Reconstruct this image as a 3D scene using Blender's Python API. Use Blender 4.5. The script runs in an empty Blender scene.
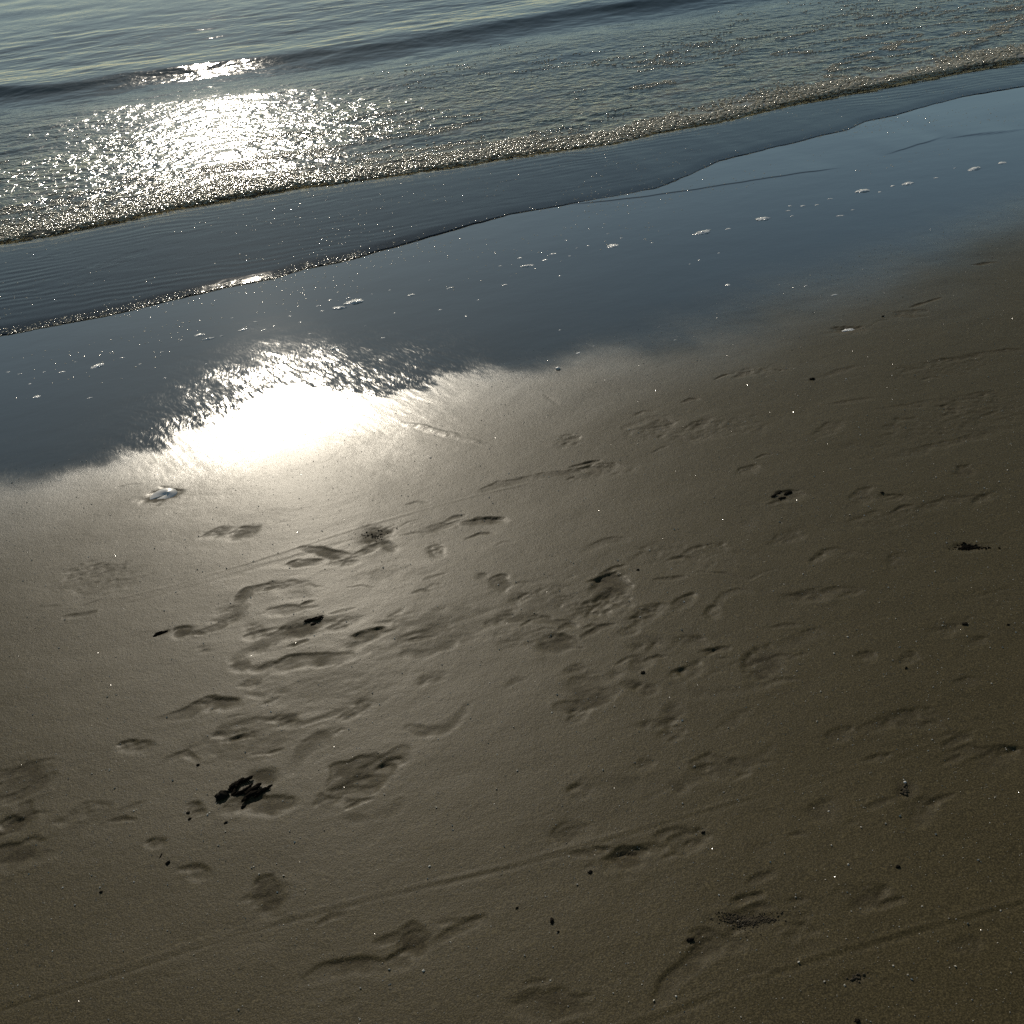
import bpy, math, random
import numpy as np
random.seed(7)
RNG = np.random.default_rng(7)
rad = math.radians
SC = bpy.context.scene
COL = SC.collection

# ------------------------------------------------------------------ camera
F_PX, CAM_H, PITCH, ROLL = 1100.0, 2.6, rad(34), rad(-5)
SHORE = rad(17)                      # the shoreline runs 17 degrees off the camera's right
SLOPE = math.tan(rad(3))             # the beach falls 3 degrees towards the sea
SUN_EL, SUN_AZ = rad(24.4), rad(-12.7)
SEA_Z = -0.515

cam = bpy.data.cameras.new('camera')
cam.sensor_width = 36
cam.lens = 36 * F_PX / 1024
cam.clip_start, cam.clip_end = 0.05, 20000
camo = bpy.data.objects.new('camera', cam)
COL.objects.link(camo)
camo.location = (0, 0, CAM_H)


def _rx(a):
    c, s = math.cos(a), math.sin(a)
    return np.array([[1, 0, 0], [0, c, -s], [0, s, c]])


def _rz(a):
    c, s = math.cos(a), math.sin(a)
    return np.array([[c, -s, 0], [s, c, 0], [0, 0, 1]])


CR = _rx(math.pi / 2 - PITCH) @ _rz(ROLL)
from mathutils import Matrix, Vector
camo.rotation_euler = Matrix(CR.tolist()).to_euler()
SC.camera = camo
TOUV = _rz(-SHORE)                   # world -> shore frame (u along the shore, v out to sea)


def gp(x, y, level=None):
    """where the line of sight of a photo pixel meets the beach (or a level), as (u, v)"""
    d = TOUV @ CR @ np.array([(x - 512) / F_PX, (512 - y) / F_PX, -1.0])
    if level is None:
        t = -CAM_H / (d[2] + SLOPE * d[1])
    else:
        t = (level - CAM_H) / d[2]
    return np.array([d[0] * t, d[1] * t])


def curve(pts, level=None):
    p = np.array([gp(x, y, level) for x, y in pts])
    p = p[np.argsort(p[:, 0])]
    return lambda u: np.interp(u, p[:, 0], p[:, 1])


# ------------------------------------------------------------------ noise
def _hash(i, j, seed):
    h = (i.astype(np.int64) * 374761393 + j.astype(np.int64) * 668265263 + seed * 974634777) & 0xFFFFFFFF
    h = ((h ^ (h >> 13)) * 1274126177) & 0xFFFFFFFF
    h = h ^ (h >> 16)
    return (h & 0xFFFFFF) / float(0xFFFFFF)


def noise(x, y, seed=0):
    """smooth value noise, -1..1"""
    x, y = np.broadcast_arrays(np.asarray(x, float), np.asarray(y, float))
    i, j = np.floor(x), np.floor(y)
    fx, fy = x - i, y - j
    fx = fx * fx * fx * (fx * (fx * 6 - 15) + 10)
    fy = fy * fy * fy * (fy * (fy * 6 - 15) + 10)
    i, j = i.astype(np.int64), j.astype(np.int64)
    a, b = _hash(i, j, seed), _hash(i + 1, j, seed)
    c, d = _hash(i, j + 1, seed), _hash(i + 1, j + 1, seed)
    return ((a + (b - a) * fx) * (1 - fy) + (c + (d - c) * fx) * fy) * 2 - 1


def fbm(x, y, seed=0, octaves=3):
    s, a = 0, 1.0
    for k in range(octaves):
        ca, sa = math.cos(0.7 + k * 1.3), math.sin(0.7 + k * 1.3)
        s = s + a * noise((x * ca - y * sa) * 2.03 ** k, (x * sa + y * ca) * 2.03 ** k, seed + 17 * k)
        a *= 0.5
    return s / 1.6


def sstep(a, b, x):
    t = np.clip((x - a) / (b - a), 0, 1)
    return t * t * (3 - 2 * t)


# ------------------------------------------------------------------ object helpers
def mesh_object(name, verts, faces, mat, smooth=True, attrs=None):
    """numpy verts (n,3) and faces (m,k), all faces of one size"""
    me = bpy.data.meshes.new(name)
    verts = np.ascontiguousarray(verts, np.float32)
    faces = np.ascontiguousarray(faces, np.int32)
    m, k = faces.shape
    me.vertices.add(len(verts))
    me.vertices.foreach_set('co', verts.ravel())
    me.loops.add(m * k)
    me.loops.foreach_set('vertex_index', faces.ravel())
    me.polygons.add(m)
    me.polygons.foreach_set('loop_start', np.arange(0, m * k, k, dtype=np.int32))
    me.polygons.foreach_set('loop_total', np.full(m, k, np.int32))
    me.polygons.foreach_set('use_smooth', np.full(m, smooth, bool))
    for n, vals in (attrs or {}).items():
        a = me.attributes.new(n, 'FLOAT', 'POINT')
        a.data.foreach_set('value', np.ascontiguousarray(vals, np.float32).ravel())
    me.materials.append(mat)
    me.update(calc_edges=True)
    o = bpy.data.objects.new(name, me)
    COL.objects.link(o)
    return o


def grid_faces(nv, nu):
    i = np.arange(nv * nu).reshape(nv, nu)
    return np.stack([i[:-1, :-1], i[:-1, 1:], i[1:, 1:], i[1:, :-1]], -1).reshape(-1, 4)


def axis(a, b, step, far_a, far_b, growth=1.18):
    """coordinates dense between a and b, coarser and coarser out to far_a and far_b"""
    core = np.arange(a, b + step * .5, step)
    out, s = [core], step
    x, left = core[0], []
    while x > far_a:
        s *= growth
        x -= s
        left.append(x)
    x, s, right = core[-1], step, []
    while x < far_b:
        s *= growth
        x += s
        right.append(x)
    return np.concatenate([left[::-1], core, right])


def tag(o, label=None, cat=None, group=None, kind=None):
    for k, v in (('label', label), ('category', cat), ('group', group), ('kind', kind)):
        if v:
            o[k] = v
    return o


def to_world(u, v, z=0.0):
    c, s = math.cos(SHORE), math.sin(SHORE)
    return (u * c - v * s, u * s + v * c, z)


# ------------------------------------------------------------------ materials
def new_mat(name):
    m = bpy.data.materials.new(name)
    m.use_nodes = True
    nt = m.node_tree
    for n in list(nt.nodes):
        nt.nodes.remove(n)
    out = nt.nodes.new('ShaderNodeOutputMaterial')

    def N(t, **kw):
        n = nt.nodes.new(t)
        for k, v in kw.items():
            if k in ('operation', 'blend_type', 'data_type', 'attribute_name', 'noise_dimensions', 'distribution', 'normalize', 'clamp', 'feature'):
                setattr(n, k, v)
            elif isinstance(v, bpy.types.NodeSocket):
                nt.links.new(v, n.inputs[k])
            else:
                n.inputs[k].default_value = v
        return n

    def M(op, a, b=None):
        n = nt.nodes.new('ShaderNodeMath')
        n.operation = op
        for i, x in enumerate((a, b)):
            if x is None:
                continue
            if isinstance(x, bpy.types.NodeSocket):
                nt.links.new(x, n.inputs[i])
            else:
                n.inputs[i].default_value = x
        return n.outputs[0]

    def MAP(x, a, b, c, d):
        n = nt.nodes.new('ShaderNodeMapRange')
        nt.links.new(x, n.inputs[0])
        for i, val in enumerate((a, b, c, d)):
            n.inputs[i + 1].default_value = val
        return n.outputs[0]

    def MIXC(f, a, b):
        n = nt.nodes.new('ShaderNodeMix')
        n.data_type = 'RGBA'
        nt.links.new(f, n.inputs[0])
        for sock, x in ((n.inputs[6], a), (n.inputs[7], b)):
            if isinstance(x, bpy.types.NodeSocket):
                nt.links.new(x, sock)
            else:
                sock.default_value = (*x, 1)
        return n.outputs[2]

    def LINK(s):
        nt.links.new(s, out.inputs['Surface'])
    return m, nt, N, M, MAP, MIXC, LINK


def sand_material():
    m, nt, N, M, MAP, MIXC, LINK = new_mat('packed_sand')
    co = N('ShaderNodeTexCoord').outputs['Object']
    wet = N('ShaderNodeAttribute', attribute_name='wet').outputs['Fac']
    rill = N('ShaderNodeAttribute', attribute_name='rill').outputs['Fac']
    warpv = N('ShaderNodeTexNoise', Vector=co, Scale=2.2, Detail=2.0).outputs['Color']
    wv = nt.nodes.new('ShaderNodeVectorMath')
    wv.operation = 'MULTIPLY_ADD'
    nt.links.new(warpv, wv.inputs[0])
    wv.inputs[1].default_value = (.16, .05, 0)
    nt.links.new(co, wv.inputs[2])
    smap = N('ShaderNodeMapping', Vector=wv.outputs[0], Scale=(100, 17, 1))
    smap.inputs['Rotation'].default_value = (0, 0, rad(20))
    st1 = N('ShaderNodeTexNoise', Vector=smap.outputs[0], Scale=1.0, Detail=3.0, Roughness=.65).outputs['Fac']
    st2 = N('ShaderNodeTexNoise', Vector=co, Scale=5.5, Detail=3.0).outputs['Fac']
    streak = M('MULTIPLY', MAP(st1, .44, .66, 0, 1), MAP(st2, .38, .60, .25, 1.0))
    wet = M('MAXIMUM', M('SUBTRACT', wet, M('MULTIPLY', M('MULTIPLY', rill, streak), .64)), 0.0)
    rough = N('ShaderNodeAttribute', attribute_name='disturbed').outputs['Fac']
    damp = N('ShaderNodeAttribute', attribute_name='damp').outputs['Fac']
    grain = N('ShaderNodeTexNoise', Vector=co, Scale=210.0, Detail=3.0, Roughness=.75).outputs['Fac']
    mid = N('ShaderNodeTexNoise', Vector=co, Scale=75.0, Detail=2.0, Roughness=.6).outputs['Fac']
    blot = N('ShaderNodeTexNoise', Vector=co, Scale=2.3, Detail=4.0, Roughness=.6).outputs['Fac']
    speck = N('ShaderNodeTexNoise', Vector=co, Scale=420.0, Detail=0.0).outputs['Fac']
    base = MIXC(MAP(blot, .3, .7, 0, 1), SAND_A, SAND_B)
    base = MIXC(MAP(grain, .44, .66, 0, 1), base, SAND_C)
    base = MIXC(MAP(speck, .63, .70, 0, .75), base, (.018, .016, .014))
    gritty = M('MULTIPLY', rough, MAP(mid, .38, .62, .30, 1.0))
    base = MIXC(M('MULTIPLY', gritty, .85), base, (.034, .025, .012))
    base = MIXC(wet, base, (.032, .035, .027))
    h = M('ADD', M('MULTIPLY', grain, .6), M('MULTIPLY', mid, .45))
    bump = N('ShaderNodeBump', Height=h, Distance=.0028)
    nt.links.new(M('ADD', MAP(wet, 0, 1, .62, .014), M('MULTIPLY', rough, .9)), bump.inputs['Strength'])
    rr = M('ADD', MAP(wet, 0, 1, .46, .05), M('MULTIPLY', rough, .20))
    p = N('ShaderNodeBsdfPrincipled', IOR=1.34)
    p.inputs['Coat IOR'].default_value = 1.33
    nt.links.new(M('MULTIPLY', M('SUBTRACT', 1.0, M('MINIMUM', M('MULTIPLY', rough, 1.6), 1.0)), damp), p.inputs['Coat Weight'])
    nt.links.new(MAP(damp, 0, 1, .20, .5), p.inputs['Specular IOR Level'])
    nt.links.new(MAP(wet, 0, 1, .235, .05), p.inputs['Coat Roughness'])
    b2 = N('ShaderNodeBump', Height=h, Distance=.0028)
    nt.links.new(MAP(wet, 0, 1, .24, .014), b2.inputs['Strength'])
    nt.links.new(b2.outputs[0], p.inputs['Coat Normal'])
    nt.links.new(base, p.inputs['Base Color'])
    nt.links.new(rr, p.inputs['Roughness'])
    nt.links.new(bump.outputs[0], p.inputs['Normal'])
    LINK(p.outputs[0])
    return m


SAND_A, SAND_B, SAND_C = (.0425, .0335, .0130), (.054, .0425, .0175), (.168, .132, .062)


def water_material():
    m, nt, N, M, MAP, MIXC, LINK = new_mat('sea_water')
    co = N('ShaderNodeTexCoord').outputs['Object']
    depth = N('ShaderNodeAttribute', attribute_name='depth').outputs['Fac']
    chop = N('ShaderNodeAttribute', attribute_name='chop').outputs['Fac']
    foam = N('ShaderNodeAttribute', attribute_name='foam').outputs['Fac']
    mp1 = N('ShaderNodeMapping', Vector=co, Scale=(8.0, 9.5, 1)).outputs[0]
    mp2 = N('ShaderNodeMapping', Vector=co, Scale=(20.0, 30.0, 1)).outputs[0]
    n1 = N('ShaderNodeTexNoise', Vector=mp1, Scale=1.0, Detail=2.0, Roughness=.5).outputs['Fac']
    n2 = N('ShaderNodeTexNoise', Vector=mp2, Scale=1.0, Detail=2.0, Roughness=.6).outputs['Fac']
    h = M('ADD', M('MULTIPLY', n1, 1.0), M('MULTIPLY', n2, .22))
    bump = N('ShaderNodeBump', Height=h, Distance=.05)
    nt.links.new(chop, bump.inputs['Strength'])
    gl = N('ShaderNodeBsdfGlossy', Color=(1, 1, 1, 1), Roughness=MAP(chop, .05, .30, .04, .115))
    nt.links.new(bump.outputs[0], gl.inputs['Normal'])
    df = N('ShaderNodeBsdfDiffuse', Color=MIXC(foam, (.028, .042, .040), (.42, .36, .26)))
    tr = N('ShaderNodeBsdfTransparent', Color=(.93, .95, .94, 1))
    mx = N('ShaderNodeMixShader')
    nt.links.new(depth, mx.inputs[0])
    nt.links.new(tr.outputs[0], mx.inputs[1])
    nt.links.new(df.outputs[0], mx.inputs[2])
    fr = N('ShaderNodeFresnel', IOR=1.33)
    nt.links.new(bump.outputs[0], fr.inputs['Normal'])
    fm = N('ShaderNodeMixShader')
    nt.links.new(fr.outputs[0], fm.inputs[0])
    nt.links.new(mx.outputs[0], fm.inputs[1])
    nt.links.new(gl.outputs[0], fm.inputs[2])
    LINK(fm.outputs[0])
    return m


def simple_mat(name, color, rough, color2=None, scale=40.0, ior=1.4, alpha=1.0, bump=0.0):
    m, nt, N, M, MAP, MIXC, LINK = new_mat(name)
    p = N('ShaderNodeBsdfPrincipled', Roughness=rough, IOR=ior, Alpha=alpha)
    co = N('ShaderNodeTexCoord').outputs['Object']
    n = N('ShaderNodeTexNoise', Vector=co, Scale=scale, Detail=3.0, Roughness=.6).outputs['Fac']
    c2 = color2 or tuple(.6 * c for c in color)
    nt.links.new(MIXC(MAP(n, .35, .65, 0, 1), color, c2), p.inputs['Base Color'])
    if bump:
        b = N('ShaderNodeBump', Height=n, Distance=bump, Strength=1.0)
        nt.links.new(b.outputs[0], p.inputs['Normal'])
    LINK(p.outputs[0])
    return m


def bubble_material():
    m, nt, N, M, MAP, MIXC, LINK = new_mat('foam_bubbles')
    co = N('ShaderNodeTexCoord').outputs['Object']
    n = N('ShaderNodeTexNoise', Vector=co, Scale=9.0, Detail=3.0).outputs['Fac']
    col = MIXC(MAP(n, .3, .7, 0, 1), (.94, .85, .64), (.78, .70, .52))
    d, t = N('ShaderNodeBsdfDiffuse', Color=col), N('ShaderNodeBsdfTranslucent', Color=col)
    a = N('ShaderNodeMixShader', Fac=.25)
    nt.links.new(d.outputs[0], a.inputs[1])
    nt.links.new(t.outputs[0], a.inputs[2])
    b = N('ShaderNodeMixShader', Fac=.2)
    nt.links.new(a.outputs[0], b.inputs[1])
    nt.links.new(N('ShaderNodeBsdfTransparent').outputs[0], b.inputs[2])
    g = N('ShaderNodeBsdfGlossy', Roughness=.13)
    c = N('ShaderNodeMixShader', Fac=N('ShaderNodeFresnel', IOR=1.36).outputs[0])
    nt.links.new(b.outputs[0], c.inputs[1])
    nt.links.new(g.outputs[0], c.inputs[2])
    LINK(c.outputs[0])
    return m


MAT_SAND = sand_material()
MAT_WATER = water_material()
MAT_BUBBLE = bubble_material()
MAT_FLECK = simple_mat('white_foam', (.94, .93, .90), .15, (.8, .8, .77), 160.0, 1.34, bump=.0015)
MAT_GRIT = simple_mat('shell_grit', (.85, .80, .70), .16, (.38, .33, .26), 30.0, 1.5)
MAT_PEBBLE = simple_mat('dark_pebble', (.012, .010, .008), .8, (.022, .018, .013), 90.0, 1.12, bump=.0008)
MAT_WEED = simple_mat('wet_seaweed', (.006, .005, .0035), .8, (.012, .009, .006), 70.0, 1.10, bump=.0015)
MAT_SHELL = simple_mat('bleached_shell', (.88, .86, .82), .35, (.72, .68, .62), 30.0, 1.4)
MAT_CRUMB = simple_mat('dark_coarse_grit', (.040, .030, .017), .8, (.075, .057, .030), 60.0)

# ------------------------------------------------------------------ lines of the shore
LIP = curve([(-200, 360), (-60, 343), (0, 336), (60, 325), (120, 313), (180, 298), (230, 288), (275, 279), (305, 269), (340, 262), (400, 246),
             (430, 237), (512, 215), (570, 205), (630, 194), (655, 190), (690, 175), (720, 161), (780, 146), (848, 130),
             (865, 122), (910, 112), (960, 98), (1024, 87), (1120, 72)])
BORE_Z = -0.535
BORE = curve([(-150, 262), (0, 243), (50, 237), (150, 215), (200, 204), (300, 188), (390, 178), (450, 168), (512, 157), (612, 145),
              (662, 133), (727, 120), (812, 100), (900, 82), (937, 75), (1024, 60), (1120, 44)], BORE_Z)
HUMP = curve([(-80, 101), (0, 92), (60, 86), (130, 79), (240, 62), (300, 54), (400, 41), (500, 25), (600, 8), (650, 0),
              (720, -12)], SEA_Z)
WETL = curve([(-120, 520), (0, 488), (60, 474), (120, 456), (170, 440), (205, 424), (235, 408), (262, 396), (300, 388), (345, 393), (380, 398),
              (410, 391), (450, 380), (520, 366), (600, 352), (680, 333), (760, 302), (850, 272), (940, 240), (1024, 208),
              (1120, 170)])


def beach(v):
    return -SLOPE * np.where(v > -8, v, -8 + (v + 8) * .5)


def ripple(u, v):
    """small real ripples on the thin water"""
    ph = v * 58 + u * 6 + 7.0 * fbm(u * 1.3, v * 1.8, 31, 3)
    a = np.clip(.2 + .9 * noise(u * .8, v * 1.1, 33), 0, 1)
    return .0006 * a * np.sin(ph) + .0007 * fbm(u * 4, v * 8, 35, 3)


def water_z(u, v):
    """height of the water and the share of the murk you see, thickness above the sand"""
    b = beach(v)
    s = v - LIP(u) - .035 * fbm(u * 2.1, u * 0 + 3, 51) - .012 * fbm(u * 9, u * 0 + 1, 52)
    th = np.where(s < 0, -.006 + s * .02, 0) + .0052 * np.clip(.75 + .6 * fbm(u * 1.7, u * 0 + 6, 56), .25, 1.3) * np.sqrt(np.clip(s / .022, 0, 1)) * (s > 0) + (.0120 - .0075 * sstep(1.6, 3.0, u)) * sstep(-.06, .20, s) * (s > 0)
    th = th + .006 * sstep(.05, 2.2, s)
    film = b + th + ripple(u, v) * sstep(.02, .4, s)
    w = v - BORE(u) - .05 * fbm(u * 1.5, u * 0 + 9, 53) - .02 * fbm(u * 7, u * 0 + 2, 54)
    lvl = SEA_Z + 0 * v
    # broken front of the little wave
    rise = np.sqrt(np.clip(w / .34, 0, 1))
    turb = fbm(u * 2.2, v * 4.2, 61, 3) * .012 + .0020 * fbm(u * 14, v * 22, 63, 2)
    near = np.exp(-np.clip(w, 0, None) / 2.4)
    sea = lvl + (.034 * rise) * np.exp(-np.clip(w, 0, None) / .9) + turb * rise * (.22 + .78 * near)
    # the unbroken wave behind and the swell beyond it
    d = v - HUMP(u) - .25 * fbm(u * .5, u * 0 + 5, 71)
    amp = .062 * (.8 + .35 * noise(u * .33, u * 0 + 2, 73))
    hump = amp * np.where(d < 0, np.exp(-(d / .30) ** 2), np.exp(-(d / .95) ** 2))
    trough = -.035 * np.exp(-((d + 1.0) / .6) ** 2)
    far = sstep(1.5, 5, w)
    sw = .013 * far * fbm(u * .3, v * .7, 81, 3) + .008 * far * fbm(u * 1.8, v * 3.6, 83, 4)
    sea = sea + hump + trough + sw
    k = sstep(-.02, .02, w)
    z = film * (1 - k) + np.maximum(sea, film * 0 + SEA_Z - .4) * k
    z = np.where(w > 0, np.maximum(z, film), film)
    depth = np.clip(.03 + sstep(0, 2.0, s) * .12 + sstep(-.1, .12, w), 0, 1)
    chop = (.012 + (.10 - .08 * sstep(1.8, 3.2, u)) * np.clip(fbm(u * 1.8, v * 4.5, 88, 2), 0, 1)) * sstep(.0, .5, s)
    chop = chop + (s > 0) * np.exp(-(s / .16) ** 2) * .06 * (1 - sstep(1.5, 2.6, u)) + .36 * sstep(.05, .5, w) + .27 * np.exp(-((w - .9) / 2.6) ** 2) * (w > 0)
    chop = chop * np.where(w > .3, .85 + .55 * fbm(u * .8, v * 1.5, 89, 2), 1)
    chop = chop * (1 - .74 * sstep(3.0, 6.0, w))
    foam = np.exp(-(np.clip(w - .05, 0, None) / .32) ** 1.5) * sstep(-.01, .03, w) * (.7 + .5 * fbm(u * 5, v * 9, 87, 3))
    foam = np.clip(foam + .30 * np.exp(-((w - 1.0) / 1.6) ** 2) * (w > 0) * np.clip(1 - 4 * np.abs(fbm(u * 1.1, v * 3.4, 111, 4)), 0, 1), 0, 1)
    return z, depth, chop, s, w, foam


# ------------------------------------------------------------------ marks in the sand
# strokes: (photo points along the mark, half width in metres, depth, crumble)
STROKES = [
    ([(0, 1011), (120, 974), (240, 935), (380, 899), (510, 869), (560, 856)], .012, .0045, .2),
    ([(0, 1004), (120, 967), (240, 928), (380, 893), (510, 864), (600, 838), (760, 793), (850, 768), (960, 735), (1024, 722)], .010, -.0035, .2),
    ([(560, 856), (640, 832), (700, 814), (760, 798), (850, 774), (910, 756)], .010, .0035, .2),
    ([(600, 1040), (660, 1020), (740, 988), (830, 958), (900, 938), (1024, 905)], .013, .0055, .2),
    ([(600, 1030), (660, 1011), (740, 981), (830, 951), (900, 931), (1024, 899)], .010, -.004, .2),
    ([(120, 598), (170, 586), (250, 562), (310, 543), (360, 527), (420, 510), (480, 494), (540, 480), (600, 470)], .018, -.0055, .1),
    ([(130, 603), (180, 590), (250, 570), (310, 553), (350, 540), (420, 522)], .03, .004, .2),
    # long soft footmarks left of centre
    ([(349, 657), (318, 660), (288, 663), (266, 670), (256, 681)], .040, .013, .1),
    ([(200, 632), (218, 627), (235, 617), (246, 606)], .026, .008, .3),
    ([(234, 612), (240, 600), (250, 590), (268, 586)], .030, .012, .5),
    ([(236, 658), (256, 647), (278, 636), (300, 626), (320, 622), (343, 617)], .040, .012, .4),
    ([(404, 640), (430, 632), (456, 622), (486, 612)], .034, .010, .3),
    ([(404, 656), (425, 653), (452, 645)], .030, .010, .4),
    ([(212, 736), (232, 727), (258, 719), (300, 722)], .014, .008, .5),
    ([(290, 727), (310, 722), (330, 715), (346, 709)], .016, .008, .5),
    ([(290, 768), (305, 750), (322, 738), (332, 732)], .042, .009, .1),
    ([(325, 806), (350, 795), (380, 775), (400, 755)], .055, .011, .1),
    ([(330, 792), (352, 790), (372, 791), (384, 783)], .018, .008, .3),
    ([(316, 806), (322, 797), (332, 800), (350, 803), (368, 800)], .016, .006, .5),
    ([(345, 819), (365, 819)], .022, .006, .2),
    ([(376, 817), (394, 812), (400, 802)], .022, .005, .3),
    ([(155, 768), (168, 759), (184, 754), (198, 761)], .016, .009, .5),
    ([(0, 786), (12, 774), (30, 764), (52, 759)], .018, .012, .5),
    ([(0, 802), (20, 794), (40, 785), (52, 776)], .024, .010, .6),
    ([(0, 834), (14, 826), (28, 818), (24, 808)], .028, .010, .6),
    ([(0, 868), (24, 858), (48, 856)], .036, .012, .5),
    ([(110, 812), (128, 808), (144, 802)], .012, .004, .5),
    ([(66, 617), (80, 615), (94, 612)], .017, .013, .5),
    ([(156, 636), (168, 631)], .014, .013, .6),
    ([(300, 548), (316, 550), (330, 554), (348, 556)], .026, .010, .5),
    ([(354, 556), (372, 549), (386, 540), (392, 528)], .020, .008, .5),
    ([(424, 534), (440, 528), (460, 521)], .020, .006, .4),
    ([(466, 523), (484, 520), (503, 519)], .026, .013, .5),
    ([(480, 492), (500, 484), (524, 480), (560, 474), (600, 466)], .030, .007, .7),
    ([(255, 918), (266, 905), (274, 888)], .045, .008, .4),
    ([(305, 982), (330, 971), (358, 966), (384, 968), (402, 962), (414, 948), (418, 934)], .030, .012, .2),
    ([(400, 934), (412, 928), (426, 936), (424, 948)], .020, .010, .2),
    ([(432, 946), (452, 932), (484, 918)], .016, .008, .2),
    ([(434, 924), (460, 922), (484, 918)], .010, .005, .2),
    ([(410, 728), (424, 732), (442, 731), (456, 722), (468, 706)], .026, .008, .3),
    ([(160, 720), (190, 712), (210, 703), (236, 703)], .032, .009, .2),
    ([(246, 694), (262, 696), (276, 690)], .018, .006, .4),
    # centre
    ([(500, 622), (520, 618), (545, 620), (572, 625)], .026, .010, .5),
    ([(536, 646), (552, 640), (568, 640)], .032, .012, .6),
    ([(590, 592), (600, 582), (614, 578), (628, 586)], .026, .013, .4),
    ([(640, 556), (660, 550), (684, 548)], .026, .005, .4),
    ([(654, 580), (668, 579), (684, 577)], .010, .009, .5),
    ([(700, 572), (726, 574), (748, 580), (762, 573), (776, 569)], .010, .009, .4),
    ([(718, 604), (724, 594), (738, 590), (750, 592)], .016, .006, .4),
    ([(560, 707), (584, 706), (604, 700), (608, 690)], .030, .010, .4),
    ([(630, 650), (645, 643), (660, 650)], .030, .006, .3),
    ([(668, 690), (676, 684), (680, 692), (700, 694), (735, 692), (756, 686)], .030, .009, .3),
    ([(772, 652), (790, 642), (818, 632)], .030, .007, .2),
    ([(588, 786), (620, 785), (650, 784), (690, 781)], .040, .007, .1),
    ([(644, 802), (656, 793), (670, 788)], .014, .006, .1),
    ([(694, 764), (710, 758), (728, 762), (742, 768), (758, 758), (772, 748)], .024, .010, .4),
    ([(864, 730), (890, 722), (908, 714), (926, 720)], .022, .007, .4),
    ([(890, 724), (940, 725)], .022, .008, .6),
    ([(914, 826), (924, 812), (928, 798)], .030, .006, .3),
    ([(940, 760), (968, 748), (1000, 756), (1024, 750)], .020, .006, .4),
    ([(950, 950), (964, 946), (976, 942), (972, 954)], .022, .007, .2),
    ([(835, 896), (852, 893), (870, 900), (884, 892)], .030, .008, .2),
    ([(660, 1000), (668, 984), (682, 970), (700, 958), (714, 944)], .024, .010, .2),
    ([(790, 902), (806, 899)], .010, .008, .2),
    ([(800, 918), (812, 914)], .010, .008, .2),
    ([(800, 926), (808, 922)], .010, .008, .2),
    ([(318, 1010), (335, 1004), (350, 1002)], .020, .006, .2),
    ([(678, 836), (690, 831), (704, 832)], .012, .006, .3),
    # right, further up
    ([(860, 592), (840, 590), (815, 596), (784, 598)], .030, .008, .5),
    ([(818, 556), (838, 550), (866, 556)], .022, .006, .5),
    ([(625, 428), (648, 420), (668, 416)], .030, .009, .6),
    ([(664, 437), (690, 440), (716, 436), (760, 428)], .030, .008, .7),
    ([(735, 378), (750, 372)], .024, .012, .5),
    ([(812, 380), (836, 372), (858, 366)], .022, .009, .5),
    ([(825, 405), (850, 402), (872, 398)], .020, .008, .6),
    ([(880, 410), (920, 404), (960, 398), (1024, 388)], .030, .006, .7),
    ([(880, 460), (930, 448), (980, 436), (1024, 424)], .034, .008, .7),
    ([(920, 512), (950, 500), (1000, 496)], .028, .006, .6),
    ([(940, 362), (980, 354), (1024, 350)], .026, .008, .6),
    ([(840, 330), (860, 328)], .030, .012, .4),
    ([(975, 265), (996, 262)], .020, .010, .3),
    ([(960, 684), (980, 680)], .020, .006, .3),
    ([(960, 628), (990, 630), (1020, 632)], .018, .005, .6),
    ([(724, 522), (744, 528), (752, 518)], .030, .006, .4),
    ([(584, 552), (606, 541), (624, 540)], .024, .006, .3),
    ([(36, 608), (58, 606)], .014, .006, .5),
    ([(545, 395), (556, 404)], .020, .008, .6),
    ([(405, 424), (430, 429), (460, 438), (490, 446)], .024, -.006, .8),
]
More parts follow.
